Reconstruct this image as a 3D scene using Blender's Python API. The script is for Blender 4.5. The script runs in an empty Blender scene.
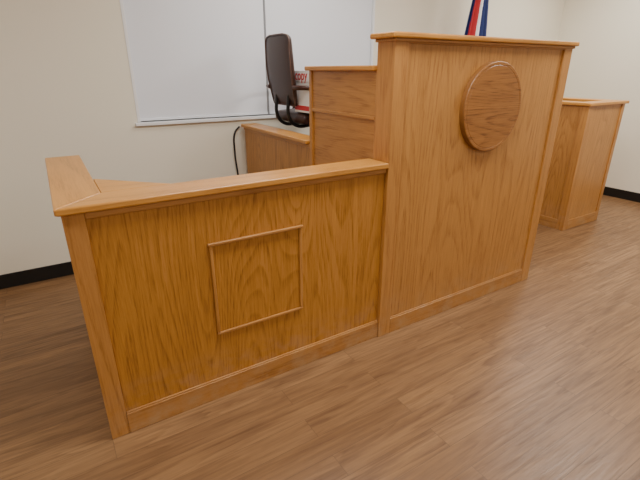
import bpy, bmesh, math, random
from mathutils import Vector, Matrix
random.seed(3)
scene=bpy.context.scene
COL=scene.collection

# ---------------- materials ----------------
def newmat(name):
    m=bpy.data.materials.new(name); m.use_nodes=True
    nt=m.node_tree
    return m,nt,nt.nodes['Principled BSDF']
def simple(name,c,rough=.5,metal=0,bump=0,bscale=200):
    m,nt,b=newmat(name)
    b.inputs['Base Color'].default_value=(*c,1); b.inputs['Roughness'].default_value=rough
    b.inputs['Metallic'].default_value=metal
    n=nt.nodes.new('ShaderNodeTexNoise'); n.inputs['Scale'].default_value=bscale
    tc=nt.nodes.new('ShaderNodeTexCoord'); nt.links.new(tc.outputs['Object'],n.inputs['Vector'])
    if bump:
        bp=nt.nodes.new('ShaderNodeBump'); bp.inputs['Strength'].default_value=bump; bp.inputs['Distance'].default_value=.002
        nt.links.new(n.outputs['Fac'],bp.inputs['Height']); nt.links.new(bp.outputs['Normal'],b.inputs['Normal'])
    return m
def math_(nt,op,a,b=None):
    n=nt.nodes.new('ShaderNodeMath'); n.operation=op
    for i,v in enumerate((a,b)):
        if v is None: continue
        if isinstance(v,(int,float)): n.inputs[i].default_value=v
        else: nt.links.new(v,n.inputs[i])
    return n.outputs[0]
def mix(nt,f,a,b,blend='MIX'):
    n=nt.nodes.new('ShaderNodeMix'); n.data_type='RGBA'; n.blend_type=blend
    for k,v in ((0,f),(6,a),(7,b)):
        if isinstance(v,(int,float)): n.inputs[k].default_value=v
        elif isinstance(v,tuple): n.inputs[k].default_value=(*v,1)
        else: nt.links.new(v,n.inputs[k])
    return n.outputs[2]
def noise(nt,vec,scale,detail=3,rough=.5,dist=0):
    n=nt.nodes.new('ShaderNodeTexNoise'); n.inputs['Scale'].default_value=scale
    n.inputs['Detail'].default_value=detail; n.inputs['Roughness'].default_value=rough
    n.inputs['Distortion'].default_value=dist
    nt.links.new(vec,n.inputs['Vector']); return n.outputs['Fac']
def mapping(nt,vec,scale,loc=(0,0,0)):
    n=nt.nodes.new('ShaderNodeMapping'); n.inputs['Scale'].default_value=scale; n.inputs['Location'].default_value=loc
    nt.links.new(vec,n.inputs['Vector']); return n.outputs[0]
def ramp(nt,fac,stops):
    n=nt.nodes.new('ShaderNodeValToRGB'); cr=n.color_ramp
    while len(cr.elements)<len(stops): cr.elements.new(.5)
    for e,(p,c) in zip(cr.elements,stops):
        e.position=p; e.color=(*c,1) if isinstance(c,tuple) else (c,c,c,1)
    nt.links.new(fac,n.inputs['Fac']); return n.outputs['Color']
def oak(name,axis,light=(.56,.252,.050),dark=(.27,.098,.013),rough=.36,rings=9,loc=(0,0,0),wear=True,k=.11,wearamt=.40,wearh=.30):
    m,nt,b=newmat(name)
    tc=nt.nodes.new('ShaderNodeTexCoord').outputs['Object']
    def st(s,k):
        v=[s,s,s]; v[axis]=s*k; return tuple(v)
    v1=mapping(nt,tc,st(1,k),loc)
    n1=noise(nt,v1,3.4,1,.3,.05)
    bands=math_(nt,'FRACT',math_(nt,'MULTIPLY',n1,rings*4.0))
    bandc=ramp(nt,bands,[(0,0.0),(.45,.15),(.85,1.0),(1,0.0)])
    v2=mapping(nt,tc,st(1,.045),loc)
    n2=noise(nt,v2,170,3,.7)
    pores=ramp(nt,n2,[(.44,0.0),(.60,1.0)])
    n5=noise(nt,mapping(nt,tc,st(1,.02),loc),45,3,.6)
    streak=ramp(nt,n5,[(.38,0.0),(.64,1.0)])
    n3=noise(nt,mapping(nt,tc,st(1,.2)),5,3,.6)
    f=math_(nt,'MULTIPLY',bandc,math_(nt,'ADD',math_(nt,'MULTIPLY',pores,.36),.18))
    f=math_(nt,'ADD',f,math_(nt,'MULTIPLY',pores,.20))
    f=math_(nt,'ADD',f,math_(nt,'MULTIPLY',streak,.22))
    f=math_(nt,'ADD',f,math_(nt,'MULTIPLY',n3,.26))
    c=mix(nt,f,light,dark)
    if wear:
        sep=nt.nodes.new('ShaderNodeSeparateXYZ'); nt.links.new(tc,sep.inputs[0])
        low=nt.nodes.new('ShaderNodeMapRange'); nt.links.new(sep.outputs[2],low.inputs[0])
        low.inputs[1].default_value=wearh; low.inputs[2].default_value=.0; low.inputs[3].default_value=0; low.inputs[4].default_value=1
        w=noise(nt,mapping(nt,tc,(1,1,1.2)),9,5,.7)
        w=ramp(nt,w,[(.42,0.0),(.66,1.0)])
        w=math_(nt,'MULTIPLY',math_(nt,'MULTIPLY',w,low.outputs[0]),wearamt)
        c=mix(nt,w,c,(.48,.34,.20))
    nt.links.new(c,b.inputs['Base Color'])
    b.inputs['Roughness'].default_value=rough
    bp=nt.nodes.new('ShaderNodeBump'); bp.inputs['Strength'].default_value=.15; bp.inputs['Distance'].default_value=.001
    bp.invert=True
    nt.links.new(pores,bp.inputs['Height']); nt.links.new(bp.outputs['Normal'],b.inputs['Normal'])
    return m
OZ=oak('oak_panel_vertical',2)
OZT=oak('oak_panel_tall',2,light=(.57,.275,.073),dark=(.31,.125,.025),loc=(3,1,.4),rings=8)
OZS=oak('oak_stile',2,light=(.56,.265,.070),dark=(.34,.138,.030),rings=3,loc=(7,0,0))
OX=oak('oak_rail_x',0,light=(.52,.245,.065),dark=(.31,.125,.027),rings=3,wearamt=.55,wearh=.20)
OXC=oak('oak_cap_x',0,light=(.64,.300,.064),dark=(.40,.16,.026),rings=3,rough=.3)
OYC=oak('oak_cap_y',1,light=(.64,.300,.064),dark=(.40,.16,.026),rings=3,rough=.3)
OYR=oak('oak_rail_y',1,light=(.54,.255,.062),dark=(.30,.118,.022),rings=4)
ODISC=oak('oak_plaque',0,light=(.43,.18,.040),dark=(.17,.056,.010),rings=8,loc=(2,2,5),wear=False)
ODE=simple('oak_plaque_edge',(.22,.09,.022),.4)

def paint(name,c):
    m,nt,b=newmat(name)
    tc=nt.nodes.new('ShaderNodeTexCoord').outputs['Object']
    n=noise(nt,tc,1.2,3)
    nt.links.new(mix(nt,n,c,tuple(x*.95 for x in c)),b.inputs['Base Color'])
    b.inputs['Roughness'].default_value=.7
    bp=nt.nodes.new('ShaderNodeBump'); bp.inputs['Strength'].default_value=.15; bp.inputs['Distance'].default_value=.002
    nt.links.new(noise(nt,tc,120,3),bp.inputs['Height']); nt.links.new(bp.outputs['Normal'],b.inputs['Normal'])
    return m
WALL=paint('cream_wall_paint',(.85,.795,.66))
CEIL=paint('ceiling_tile_white',(.85,.84,.80))
BASEB=simple('black_vinyl_base',(.006,.006,.006),.45)
def floormat():
    m,nt,b=newmat('vinyl_plank_floor')
    tc=nt.nodes.new('ShaderNodeTexCoord').outputs['Object']
    br=nt.nodes.new('ShaderNodeTexBrick')
    nt.links.new(tc,br.inputs['Vector'])
    br.offset=.37; br.offset_frequency=2
    br.inputs['Color1'].default_value=(0,0,0,1); br.inputs['Color2'].default_value=(1,1,1,1)
    br.inputs['Mortar'].default_value=(.5,.5,.5,1)
    br.inputs['Scale'].default_value=1
    br.inputs['Mortar Size'].default_value=.0011; br.inputs['Mortar Smooth'].default_value=.3
    br.inputs['Brick Width'].default_value=1.22; br.inputs['Row Height'].default_value=.115
    rnd=br.outputs['Color']
    off=nt.nodes.new('ShaderNodeVectorMath'); off.operation='MULTIPLY_ADD'
    nt.links.new(rnd,off.inputs[0]); off.inputs[1].default_value=(13,29,7); nt.links.new(tc,off.inputs[2])
    v=off.outputs[0]
    n1=noise(nt,mapping(nt,v,(.10,1,1)),8,3,.5,.6)
    bands=math_(nt,'FRACT',math_(nt,'MULTIPLY',n1,8))
    bandc=ramp(nt,bands,[(0,0.0),(.5,.4),(.9,1.0),(1,0.0)])
    n2=noise(nt,mapping(nt,v,(.05,1,1)),75,4,.7)
    n2=ramp(nt,n2,[(.40,0.0),(.62,1.0)])
    n4=ramp(nt,noise(nt,mapping(nt,v,(.09,1,1)),16,3,.6),[(.40,0.0),(.64,1.0)])
    f=math_(nt,'ADD',math_(nt,'MULTIPLY',bandc,.30),math_(nt,'MULTIPLY',n2,.34))
    f=math_(nt,'ADD',f,math_(nt,'MULTIPLY',n4,.34))
    c=mix(nt,f,(.335,.185,.082),(.112,.051,.020))
    c=mix(nt,math_(nt,'MULTIPLY',rnd,.42),c,(.150,.074,.031))
    c=mix(nt,math_(nt,'MULTIPLY',br.outputs['Fac'],.6),c,(.04,.02,.012))
    nt.links.new(c,b.inputs['Base Color'])
    r=math_(nt,'ADD',math_(nt,'MULTIPLY',n2,.10),.36)
    nt.links.new(r,b.inputs['Roughness'])
    bp=nt.nodes.new('ShaderNodeBump'); bp.inputs['Strength'].default_value=.2; bp.inputs['Distance'].default_value=.001
    nt.links.new(n2,bp.inputs['Height']); nt.links.new(bp.outputs['Normal'],b.inputs['Normal'])
    return m
FLOOR=floormat()

# ---------------- helpers ----------------
def empty(name,loc=(0,0,0)):
    e=bpy.data.objects.new(name,None); COL.objects.link(e); e.location=loc; e.empty_display_size=.1; return e
def mk(name,bm,mat,parent=None,bevel=0,smooth=False,segs=2):
    bmesh.ops.recalc_face_normals(bm,faces=bm.faces)
    me=bpy.data.meshes.new(name); bm.to_mesh(me); bm.free()
    me.materials.append(mat)
    o=bpy.data.objects.new(name,me); COL.objects.link(o)
    if parent: o.parent=parent
    if bevel:
        md=o.modifiers.new('bevel','BEVEL'); md.width=bevel; md.segments=segs; md.limit_method='ANGLE'; md.angle_limit=math.radians(40)
    if smooth:
        for p in me.polygons: p.use_smooth=True
    return o
def box(name,x0,x1,y0,y1,z0,z1,mat,parent=None,bevel=.002,segs=2):
    bm=bmesh.new()
    bmesh.ops.create_cube(bm,size=1)
    for v in bm.verts:
        v.co=Vector(((x0+x1)/2+v.co.x*(x1-x0),(y0+y1)/2+v.co.y*(y1-y0),(z0+z1)/2+v.co.z*(z1-z0)))
    return mk(name,bm,mat,parent,bevel,segs=segs)
def prism(name,pts,z0,z1,mat,parent=None,bevel=.002,segs=2):
    bm=bmesh.new()
    f=bm.faces.new([bm.verts.new((x,y,z0)) for x,y in pts])
    r=bmesh.ops.extrude_face_region(bm,geom=[f])
    for v in [g for g in r['geom'] if isinstance(g,bmesh.types.BMVert)]: v.co.z=z1
    return mk(name,bm,mat,parent,bevel,segs=segs)
def cyl(name,p0,p1,r0,r1,mat,parent=None,seg=32,bevel=0):
    p0=Vector(p0);p1=Vector(p1);d=p1-p0
    bm=bmesh.new()
    bmesh.ops.create_cone(bm,cap_ends=True,segments=seg,radius1=r0,radius2=r1,depth=d.length)
    q=d.to_track_quat('Z','Y').to_matrix().to_4x4()
    bmesh.ops.transform(bm,matrix=Matrix.Translation((p0+p1)/2)@q,verts=bm.verts)
    o=mk(name,bm,mat,parent,bevel)
    for p in o.data.polygons: p.use_smooth=len(p.vertices)==4
    return o
def tube(name,pts,r,mat,parent=None,cyc=False):
    cu=bpy.data.curves.new(name,'CURVE'); cu.dimensions='3D'; cu.bevel_depth=r; cu.bevel_resolution=4
    s=cu.splines.new('BEZIER'); s.bezier_points.add(len(pts)-1)
    for bp,p in zip(s.bezier_points,pts):
        bp.co=p; bp.handle_left_type=bp.handle_right_type='AUTO'
    s.use_cyclic_u=cyc; cu.materials.append(mat)
    cu.use_fill_caps=True
    o=bpy.data.objects.new(name,cu); COL.objects.link(o)
    if parent:o.parent=parent
    return o

# ---------------- room ----------------
BY=1.943; RX=5.98; LX=-3.2; FY=-5.0; CZ=2.75
box('floor',LX-.1,RX+.1,FY-.1,BY+.1,-.1,0,FLOOR,bevel=0)
box('ceiling',LX-.1,RX+.1,FY-.1,BY+.1,CZ,CZ+.1,CEIL,bevel=0)
WX0,WX1,WZ0,WZ1=.63,2.90,1.12,2.45
def wallmesh():
    bm=bmesh.new()
    def b(x0,x1,z0,z1):
        r=bmesh.ops.create_cube(bm,size=1)
        for v in r['verts']:
            v.co=Vector(((x0+x1)/2+v.co.x*(x1-x0),BY+.05+v.co.y*.1,(z0+z1)/2+v.co.z*(z1-z0)))
    b(LX-.1,WX0,0,CZ); b(WX1,RX+.1,0,CZ); b(WX0,WX1,0,WZ0); b(WX0,WX1,WZ1,CZ)
    return mk('wall_back',bm,WALL)
wallmesh()
box('wall_right',RX,RX+.1,FY,BY,0,CZ,WALL,bevel=0)
box('wall_left',LX-.1,LX,FY,BY,0,CZ,WALL,bevel=0)
box('wall_front',LX-.1,RX+.1,FY-.1,FY,0,CZ,WALL,bevel=0)
bh=.11
box('baseboard_back',LX,RX-.008,BY-.008,BY,0,bh,BASEB,bevel=.002)
box('baseboard_right',RX-.008,RX,FY,BY,0,bh,BASEB,bevel=.002)
box('baseboard_left',LX,LX+.008,FY,BY-.008,0,bh,BASEB,bevel=.002)
box('baseboard_front',LX+.008,RX-.008,FY,FY+.008,0,bh,BASEB,bevel=.002)
WHITE=simple('white_window_vinyl',(.82,.83,.84),.35)
SHADE=simple('white_roller_shade_fabric',(.78,.81,.87),.6,bump=.1,bscale=600)
GREY=simple('grey_seam',(.25,.26,.28),.6)
w=empty('window_1',((WX0+WX1)/2,BY,WZ0))
def wp(o): o.parent=w; o.matrix_parent_inverse=Matrix.Translation(w.location).inverted(); return o
wp(box('frame_sill',WX0-.02,WX1+.03,BY-.025,BY+.04,WZ0-.022,WZ0+.003,WHITE,bevel=.004))
wp(box('frame_left',WX0,WX0+.022,BY-.004,BY+.06,WZ0+.005,WZ1,WHITE))
wp(box('frame_right',WX1-.022,WX1,BY-.004,BY+.06,WZ0+.005,WZ1,WHITE))
wp(box('frame_top',WX0+.022,WX1-.022,BY-.004,BY+.06,WZ1-.03,WZ1,WHITE))
XM=1.748
wp(box('mullion',XM-.008,XM+.008,BY+.016,BY+.06,WZ0+.005,WZ1-.03,GREY))
for nm,a,b_ in (('a',WX0+.024,XM-.010),('b',XM+.010,WX1-.024)):
    wp(box('shade_'+nm,a,b_,BY+.018,BY+.022,WZ0+.02,WZ1-.07,SHADE,bevel=0))
    wp(box('shade_hem_bar_'+nm,a,b_,BY+.012,BY+.028,WZ0+.012,WZ0+.030,SHADE))
    wp(cyl('shade_roller_'+nm,(a,BY+.03,WZ1-.055),(b_,BY+.03,WZ1-.055),.022,.022,SHADE))
wp(box('glass_backing',WX0+.022,WX1-.022,BY+.05,BY+.055,WZ0,WZ1-.03,GREY,bevel=0))

# ---------------- clerk desk (low L) ----------------
clerk=empty('clerk_desk')
LH=1.056; ct=.028; TX0=1.475; TX1=2.95
box('front_core',.072,TX0-.001,.012,.11,0.0,LH-ct,OZ,clerk)
box('corner_stile',0,.072,0,.12,0,LH-ct,OZS,clerk)
box('base_rail',.0725,TX0-.001,-.002,.0115,0,.105,OX,clerk,.003)
box('base_cap_bead',.0725,TX0-.001,.002,.0115,.105,.113,OX,clerk,.003)
box('under_cap_moulding',.0725,TX0-.001,0,.0115,LH-ct-.028,LH-ct-.0005,OX,clerk,.005,3)
box('wing_core',.012,.11,.1205,1.01,0,LH-ct,OZ,clerk)
box('wing_end_stile',0,.12,1.0105,1.075,0,LH-ct,OZS,clerk)
box('wing_base_rail',-.001,.0115,.121,1.01,0,.105,OYR,clerk,.003)
box('wing_under_cap_moulding',-.0,.0115,.121,1.01,LH-ct-.028,LH-ct-.0005,OYR,clerk,.004)
o=.018
prism('cap_front',[(-o+.0006,-o),(TX0-.001,-o),(TX0-.001,.15),(.1506,.15)],LH-ct,LH,OXC,clerk,.006,3)
prism('cap_wing',[(-o,-o+.0006),(.15,.1506),(.15,1.09),(-o,1.09)],LH-ct,LH,OYC,clerk,.006,3)
prism('cap_corner_gusset',[(.151,.151),(.42,.151),(.151,.42)],LH-ct,LH-.001,OXC,clerk,.003,2)
a0,a1,b0,b1=.51,.965,.351,.797; t=.014
box('square_moulding_bottom',a0,a1,.001,.0115,b0,b0+t,OX,clerk,.004,3)
box('square_moulding_left',a0,a0+t,.001,.0115,b0+t,b1,OZS,clerk,.004,3)
box('square_moulding_right',a1-t,a1,.001,.0115,b0+t,b1,OZS,clerk,.004,3)
box('square_moulding_top',a0-.006,a1+.006,-.004,.0115,b1,b1+t,OX,clerk,.004,3)
box('work_surface',.125,TX0-.002,.111,.62,.72,.75,OXC,clerk,.003)
box('work_surface_return',.125,.60,.6205,1.0,.72,.75,OXC,clerk,.003)

# ---------------- judge bench ----------------
jb=empty('judge_bench')
TH=1.665; tc_=.028; TD=.12; fy=-.012
box('tall_core',TX0+.085,TX1-.085,.0,TD-.012,0,TH-tc_,OZT,jb)
box('left_stile',TX0,TX0+.085,fy,TD,0,TH-tc_,OZS,jb,.003)
box('right_stile',TX1-.085,TX1,fy,TD,0,TH-tc_,OZS,jb,.003)
box('base_rail',TX0+.0855,TX1-.0855,fy+.001,-.0005,0,.10,OX,jb,.003)
box('base_bead',TX0+.0855,TX1-.0855,fy+.005,-.0005,.1005,.109,OX,jb,.003)
box('top_moulding',TX0+.0855,TX1-.0855,fy+.002,-.0005,TH-tc_-.02,TH-tc_-.0005,OX,jb,.004)
box('top_cap',TX0-.030,TX1+.030,-.034,TD+.03,TH-tc_+.002,TH,OXC,jb,.008,3)
box('top_cap_fillet',TX0-.010,TX1+.010,-.022,TD+.010,TH-tc_-.012,TH-tc_+.0017,OX,jb,.004,3)
SY=.75; SH=1.522
box('side_upper_panel',TX0+.006,TX0+.09,TD+.0005,SY,1.27,SH-.026,OYR,jb)
box('side_mid_panel',TX0+.012,TX0+.09,TD+.0005,SY,0,1.2695,OYR,jb)
box('side_mid_rail',TX0+.0,TX0+.0115,TD+.0005,SY,1.255,1.275,OYR,jb,.004)
box('side_end_stile',TX0-.002,TX0+.1,SY+.0005,SY+.03,0,SH-.026,OZS,jb)
box('side_cap',TX0-.025,TX0+.13,TD+.0005,SY+.05,SH-.026,SH,OYC,jb,.007,3)
LS=1.068; YE=1.90
box('side_low_panel',TX0+.01,TX0+.09,SY+.0305,YE,0,LS-.026,OZ,jb)
box('side_low_moulding',TX0,TX0+.0095,SY+.0305,YE,LS-.05,LS-.0265,OYR,jb,.004)
box('side_low_base',TX0,TX0+.0095,SY+.0305,YE,0,.10,OYR,jb,.003)
box('side_low_cap',TX0-.02,TX0+.13,SY+.0505,YE+.01,LS-.026,LS,OYC,jb,.007,3)
CARPET=simple('carpet_platform',(.10,.10,.12),.95,bump=.4,bscale=400)
PZ=.62
box('platform',TX0+.095,TX1-.002,TD+.002,YE,0,PZ,CARPET,jb,.004)
box('judge_worktop',TX0+.095,TX1-.01,TD+.002,.62,PZ+.72,PZ+.75,OXC,jb,.004)
box('right_side_panel',TX1-.06,TX1-.004,TD+.0005,.75,PZ,SH-.026,OYR,jb)
box('right_side_cap',TX1-.10,TX1+.02,TD+.0005,.77,SH-.026,SH,OYC,jb,.007,3)

# plaque
pl=empty('round_wooden_plaque',(2.225,0,1.298))
pc=Vector((2.225,0,1.298))
R=.25
def revolve_y(name,prof,mat,center,parent,seg=96):
    bm=bmesh.new(); rings=[]
    for r,y in prof:
        rings.append([bm.verts.new((center.x+r*math.cos(2*math.pi*i/seg),y,center.z+r*math.sin(2*math.pi*i/seg))) for i in range(seg)])
    for A,B in zip(rings,rings[1:]):
        for i in range(seg): bm.faces.new([A[i],A[(i+1)%seg],B[(i+1)%seg],B[i]])
    bm.faces.new(rings[0]); bm.faces.new(rings[-1])
    ob=mk(name,bm,mat,None); ob.parent=parent; ob.matrix_parent_inverse=Matrix.Translation(parent.location).inverted()
    ob.data.materials.append(ODE)
    return ob
d=revolve_y('plaque_disc',[(R-.024,-.034),(R-.022,-.0325),(R-.020,-.034),(R-.006,-.034),(R-.002,-.032),(R,-.028),(R,-.001)],ODISC,pc,pl)
for p in d.data.polygons:
    if len(p.vertices)==4:
        c=(Vector(p.center)-pc); r=math.hypot(c.x,c.z)
        if r>R-.004: p.material_index=1

# ---------------- witness stand ----------------
ws=empty('witness_stand')
wx,wy,wh=4.21,.45,1.225; WX2=4.86
box('corner_post',wx,wx+.07,wy,wy+.07,0,wh-.028,OZS,ws,.003)
box('front_panel',wx+.0705,WX2-.05,wy+.010,wy+.09,0,wh-.028,OZT,ws)
box('front_end_stile',WX2-.0495,WX2,wy,wy+.10,0,wh-.028,OZS,ws,.003)
box('front_base',wx+.0705,WX2-.05,wy-.001,wy+.0095,0,.10,OX,ws,.003)
box('side_panel',wx+.010,wx+.09,wy+.0905,1.90,0,wh-.028,OZT,ws)
box('side_infill',wx+.010,wx+.07,wy+.0705,wy+.09,0,wh-.028,OZT,ws,0)
box('side_base',wx-.001,wx+.0095,wy+.0705,1.90,0,.10,OYR,ws,.003)
box('side_stile',wx,wx+.0095,wy+.45,wy+.52,.1005,wh-.028,OZS,ws,.003)
box('side_end_cap_stile',wx,wx+.10,1.9005,1.925,0,wh-.028,OZS,ws,.003)
box('cap_front',wx-.022,WX2+.022,wy-.022,wy+.13,wh-.028,wh,OXC,ws,.007,3)
box('cap_side',wx-.022,wx+.13,wy+.1305,1.93,wh-.028,wh,OYC,ws,.007,3)
box('right_panel',WX2-.09,WX2-.01,wy+.1005,1.2,0,wh-.028,OZT,ws)
box('cap_right',WX2-.13,WX2+.022,wy+.1305,1.22,wh-.028,wh,OYC,ws,.007,3)

# ---------------- chair ----------------
LEATHER=simple('brown_leather',(.040,.015,.010),.42,bump=.3,bscale=150)
DWOOD=simple('dark_mahogany',(.045,.014,.008),.28)
METAL=simple('black_metal',(.02,.02,.02),.4,.5)
CX,CY=1.94,1.50
ch=empty('office_chair',(CX,CY,PZ))
def cparent(ob): ob.parent=ch; ob.matrix_parent_inverse=Matrix.Translation((CX,CY,PZ)).inverted(); return ob
def cushion(name,fn,nu,nv,mat):
    bm=bmesh.new(); g={}
    for side in (0,1):
        for i in range(nu+1):
            for j in range(nv+1):
                g[side,i,j]=bm.verts.new(fn(i/nu,j/nv,side))
    for side in (0,1):
        for i in range(nu):
            for j in range(nv):
                bm.faces.new([g[side,i,j],g[side,i+1,j],g[side,i+1,j+1],g[side,i,j+1]])
    for i in range(nu):
        for j in (0,nv): bm.faces.new([g[0,i,j],g[0,i+1,j],g[1,i+1,j],g[1,i,j]])
    for j in range(nv):
        for i in (0,nu): bm.faces.new([g[0,i,j],g[0,i,j+1],g[1,i,j+1],g[1,i,j]])
    ob=mk(name,bm,mat,None,0,True)
    md=ob.modifiers.new('sub','SUBSURF'); md.levels=2; md.render_levels=2
    return cparent(ob)
def backx(v): return 1.685-.055*v-.015*math.sin(v*math.pi)
def backfn(u,v,side):
    s=u*2-1
    w=.205*(.86+.12*math.sin(v*math.pi)+.08*v)
    y=CY+.005+s*w
    z=1.24+ v*.51 - .035*(abs(s)**6)*v
    x=backx(v) + .008*s*s
    bulge=(1-s**4)*(1-(2*v-1)**4)
    if side==0: x-= .014+.012*bulge
    else: x+= .012+.020*bulge
    if side==1 and 0.02<u<.98:
        for kv in (.3,.55,.8):
            for ks in (-.5,0,.5):
                d2=((v-kv)*.54)**2+((s-ks)*w)**2
                x-= .02*math.exp(-d2/.0009)
    return (x,y,z)
cushion('backrest',backfn,16,18,LEATHER)
pp_=[]
for kk in range(24):
    a=kk/24*4
    if a<1: u,v=a,0
    elif a<2: u,v=1,a-1
    elif a<3: u,v=3-a,1
    else: u,v=0,4-a
    p=backfn(u*.96+.02,v*.98+.01,0); pp_.append((p[0]-.002,p[1],p[2]))
cparent(tube('backrest_piping',pp_,.006,simple('leather_piping',(.09,.045,.032),.35),None,True))
def seatfn(u,v,side):
    x=1.70+u*.50; s=v*2-1
    y=CY+s*.262*(.94+.06*u)
    b=(1-s**4)*(1-(2*u-1)**6)
    z=1.15+ (.03+.02*b if side else -.045)
    return (x,y,z)
cushion('seat',seatfn,12,12,LEATHER)
for nm,s in (('arm_near',-1),('arm_far',1)):
    y=CY+s*.335
    cparent(tube(nm,[(1.645,y-.14*s,1.375),(1.665,y-.06*s,1.378),(1.74,y,1.375),(1.92,y+.01*s,1.37),(2.06,y+.01*s,1.355),(2.10,y,1.32),(2.07,y-.005*s,1.28)],.017,DWOOD))
    cparent(tube(nm+'_post',[(2.07,y,1.30),(1.99,y,1.24),(1.94,y,1.17),(1.95,y-.01*s,1.11)],.018,DWOOD))
    cparent(tube(nm+'_brace',[(1.95,y-.01*s,1.112),(1.95,y-.06*s,1.095),(1.95,y-.16*s,1.09)],.016,DWOOD))
for s in (-1,1):
    cparent(tube('back_bracket_%d'%(1 if s<0 else 2),[(1.86,CY+s*.1,1.085),(1.72,CY+s*.1,1.09),(1.66,CY+s*.1,1.15),(1.658,CY+s*.1,1.32)],.014,METAL))
cparent(box('seat_plate',1.80,2.10,CY-.2,CY+.2,1.085,1.103,METAL,None,.004))
cparent(cyl('gas_column',(CX,CY,PZ+.10),(CX,CY,1.09),.028,.028,METAL))
for k in range(5):
    a=k*2*math.pi/5+math.pi/5
    e=(CX+.25*math.cos(a),CY+.25*math.sin(a))
    cparent(cyl('base_leg_%d'%(k+1),(CX,CY,PZ+.11),(e[0],e[1],PZ+.075),.03,.018,DWOOD,seg=16))
    cparent(cyl('caster_%d'%(k+1),(e[0]-.02*math.sin(a),e[1]+.02*math.cos(a),PZ+.03),(e[0]+.02*math.sin(a),e[1]-.02*math.cos(a),PZ+.03),.029,.029,METAL,seg=20))
    cparent(cyl('caster_stem_%d'%(k+1),(e[0],e[1],PZ+.03),(e[0],e[1],PZ+.08),.008,.008,METAL,seg=12))

# ---------------- paper box ----------------
CARD=simple('white_cardboard',(.87,.87,.87),.6)
RED=simple('red_print',(.55,.012,.018),.5)
bz=1.197
bx0,bx1,by0,by1=1.715,2.00,1.185,1.41
pc2=((bx0+bx1)/2,(by0+by1)/2,bz)
pb=empty('copy_paper_box',pc2)
def pp(ob): ob.parent=pb; ob.matrix_parent_inverse=Matrix.Translation(pc2).inverted(); return ob
pp(box('box_body',bx0,bx1,by0,by1,bz,bz+.22,CARD,None,.003))
pp(box('box_lid',bx0-.004,bx1+.004,by0-.004,by1+.004,bz+.2205,bz+.30,CARD,None,.003))
pp(box('red_band',bx0-.001,bx0+.002,by0+.004,by1-.004,bz+.015,bz+.05,RED,None,0))
pp(box('red_band_front',bx0+.004,bx1-.004,by0-.001,by0+.002,bz+.015,bz+.05,RED,None,0))
def text(name,body,size,loc,rot,mat,par):
    cu=bpy.data.curves.new(name,'FONT'); cu.body=body; cu.size=size; cu.extrude=.0005; cu.align_x='CENTER'; cu.offset=.001
    ob=bpy.data.objects.new(name,cu); COL.objects.link(ob); cu.materials.append(mat)
    ob.location=loc; ob.rotation_euler=rot
    return par(ob)
text('label_side','copy',.095,(bx0-.0052,(by0+by1)/2,bz+.235),(math.pi/2,0,-math.pi/2),RED,pp)
text('label_front','copy',.10,((bx0+bx1)/2,by0-.0052,bz+.235),(math.pi/2,0,0),RED,pp)

# ---------------- flag ----------------
fx,fyy=3.98,1.66
fl=empty('draped_flag_on_pole',(fx,fyy,0))
def fp(ob): ob.parent=fl; ob.matrix_parent_inverse=Matrix.Translation((fx,fyy,0)).inverted(); return ob
GOLD=simple('gold_pole_fittings',(.6,.42,.12),.3,1)
fp(cyl('stand_base',(fx,fyy,0),(fx,fyy,.05),.16,.13,GOLD,bevel=.005))
fp(cyl('stand_collar',(fx,fyy,.05),(fx,fyy,.14),.035,.025,GOLD))
fp(cyl('pole',(fx,fyy,.05),(fx,fyy,2.50),.014,.014,simple('oak_pole',(.32,.16,.06),.35)))
fp(cyl('finial',(fx,fyy,2.50),(fx,fyy,2.62),.025,.002,GOLD))
bm=bmesh.new(); nu,nv=100,30; G=[]
for j in range(nv+1):
    v=j/nv; row=[]
    spread=.05+.19*v**.7
    for i in range(nu+1):
        u=i/nu
        x=fx-.085*v**.7+ (u*2-1)*spread + .01*math.sin(u*20)
        y=fyy-.05-.035*(.35+.65*v)*math.cos(u*2*math.pi*5+v*.8)-.02*(1-(2*u-1)**2)
        z=2.46-v*1.35-.10*(1-u)*v+.03*math.sin(u*9)*v
        row.append(bm.verts.new((x,y,z)))
    G.append(row)
cols=[simple('flag_red',(.50,.015,.025),.6),simple('flag_white',(.88,.88,.9),.6),simple('flag_blue',(.012,.03,.16),.6)]
for j in range(nv):
    for i in range(nu):
        f=bm.faces.new([G[j][i],G[j][i+1],G[j+1][i+1],G[j+1][i]])
        u=(i+.5)/nu - .10*(.5-(j/nv))
        f.material_index=2 if u<.14 else (0 if u<.38 else (1 if u<.70 else 2))
        f.smooth=True
me=bpy.data.meshes.new('flag_cloth'); bm.to_mesh(me); bm.free()
for c in cols: me.materials.append(c)
fo=bpy.data.objects.new('flag_cloth',me); COL.objects.link(fo); fp(fo)
md=fo.modifiers.new('s','SOLIDIFY'); md.thickness=.002

# ---------------- cable ----------------
cb=tube('power_cable',[(1.45,1.93,1.045),(1.405,1.925,1.0),(1.39,1.925,.85),(1.405,1.925,.6),(1.405,1.925,.3),(1.43,1.90,.012),(1.46,1.80,.010)],.0075,simple('black_rubber',(.012,.012,.012),.5))

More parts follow.
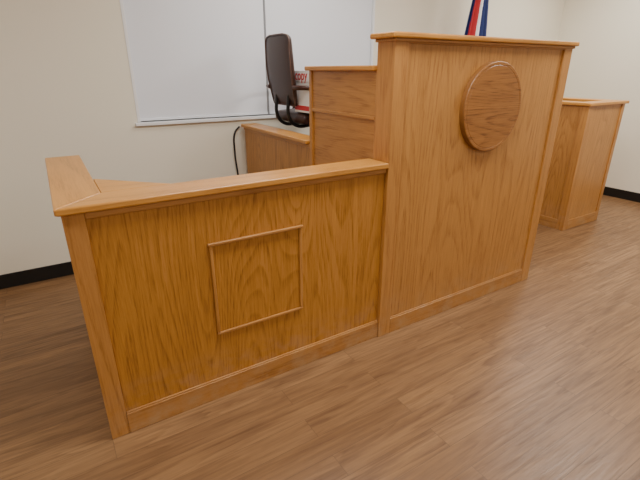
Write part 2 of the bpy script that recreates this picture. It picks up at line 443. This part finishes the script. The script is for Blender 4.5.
# ---------------- ceiling lights ----------------
EM,nt,b=newmat('troffer_lens'); b.inputs['Base Color'].default_value=(.9,.9,.9,1)
b.inputs['Emission Color'].default_value=(1,.97,.92,1); b.inputs['Emission Strength'].default_value=2.0
FR=simple('troffer_frame_white',(.8,.8,.8),.5)
n=0
for (lx,ly,p) in [(-1.4,-.2,26),(1.2,-.5,38),(3.8,-.5,54),(-1.4,-3.2,14),(1.2,-3.2,20),(3.8,-3.2,26),(1.9,1.0,20),(4.9,.9,27)]:
    n+=1
    e=empty('ceiling_light' if n==1 else 'ceiling_light.%03d'%(n-1),(lx,ly,CZ))
    def q(ob): ob.parent=e; ob.matrix_parent_inverse=Matrix.Translation((lx,ly,CZ)).inverted(); return ob
    q(box('lens',lx-.57,lx+.57,ly-.27,ly+.27,CZ-.012,CZ-.002,EM,None,0))
    q(box('frame_a',lx-.6,lx+.6,ly-.3,ly-.271,CZ-.02,CZ,FR,None))
    q(box('frame_b',lx-.6,lx+.6,ly+.271,ly+.3,CZ-.02,CZ,FR,None))
    q(box('frame_c',lx-.6,lx-.571,ly-.27,ly+.27,CZ-.02,CZ,FR,None))
    q(box('frame_d',lx+.571,lx+.6,ly-.27,ly+.27,CZ-.02,CZ,FR,None))
    L=bpy.data.lights.new('troffer_light','AREA'); L.shape='RECTANGLE'; L.size=1.1; L.size_y=.5; L.energy=p; L.color=(1,.975,.93)
    lo=bpy.data.objects.new('troffer_light',L); COL.objects.link(lo); lo.location=(lx,ly,CZ-.03); q(lo)
wd=bpy.data.worlds.new('World'); scene.world=wd; wd.use_nodes=True
wd.node_tree.nodes['Background'].inputs[0].default_value=(.9,.93,1,1); wd.node_tree.nodes['Background'].inputs[1].default_value=.3

# ---------------- camera ----------------
cam=bpy.data.cameras.new('camera'); co=bpy.data.objects.new('camera',cam); COL.objects.link(co)
F=430.
a=Vector((739,-170,F)).normalized(); bY=Vector((-289,-170,F)); bY=(bY-a*bY.dot(a)).normalized(); up=a.cross(bY)
right=Vector((a.x,bY.x,up.x)); down=Vector((a.y,bY.y,up.y)); fwd=Vector((a.z,bY.z,up.z))
if down.z>0: up=-up; right=Vector((a.x,bY.x,up.x)); down=Vector((a.y,bY.y,up.y)); fwd=Vector((a.z,bY.z,up.z))
M=Matrix(((right.x,-down.x,-fwd.x,.011),(right.y,-down.y,-fwd.y,-1.687),(right.z,-down.z,-fwd.z,1.5),(0,0,0,1)))
co.matrix_world=M
cam.sensor_width=36; cam.lens=36*F/640; cam.clip_start=.05
scene.camera=co
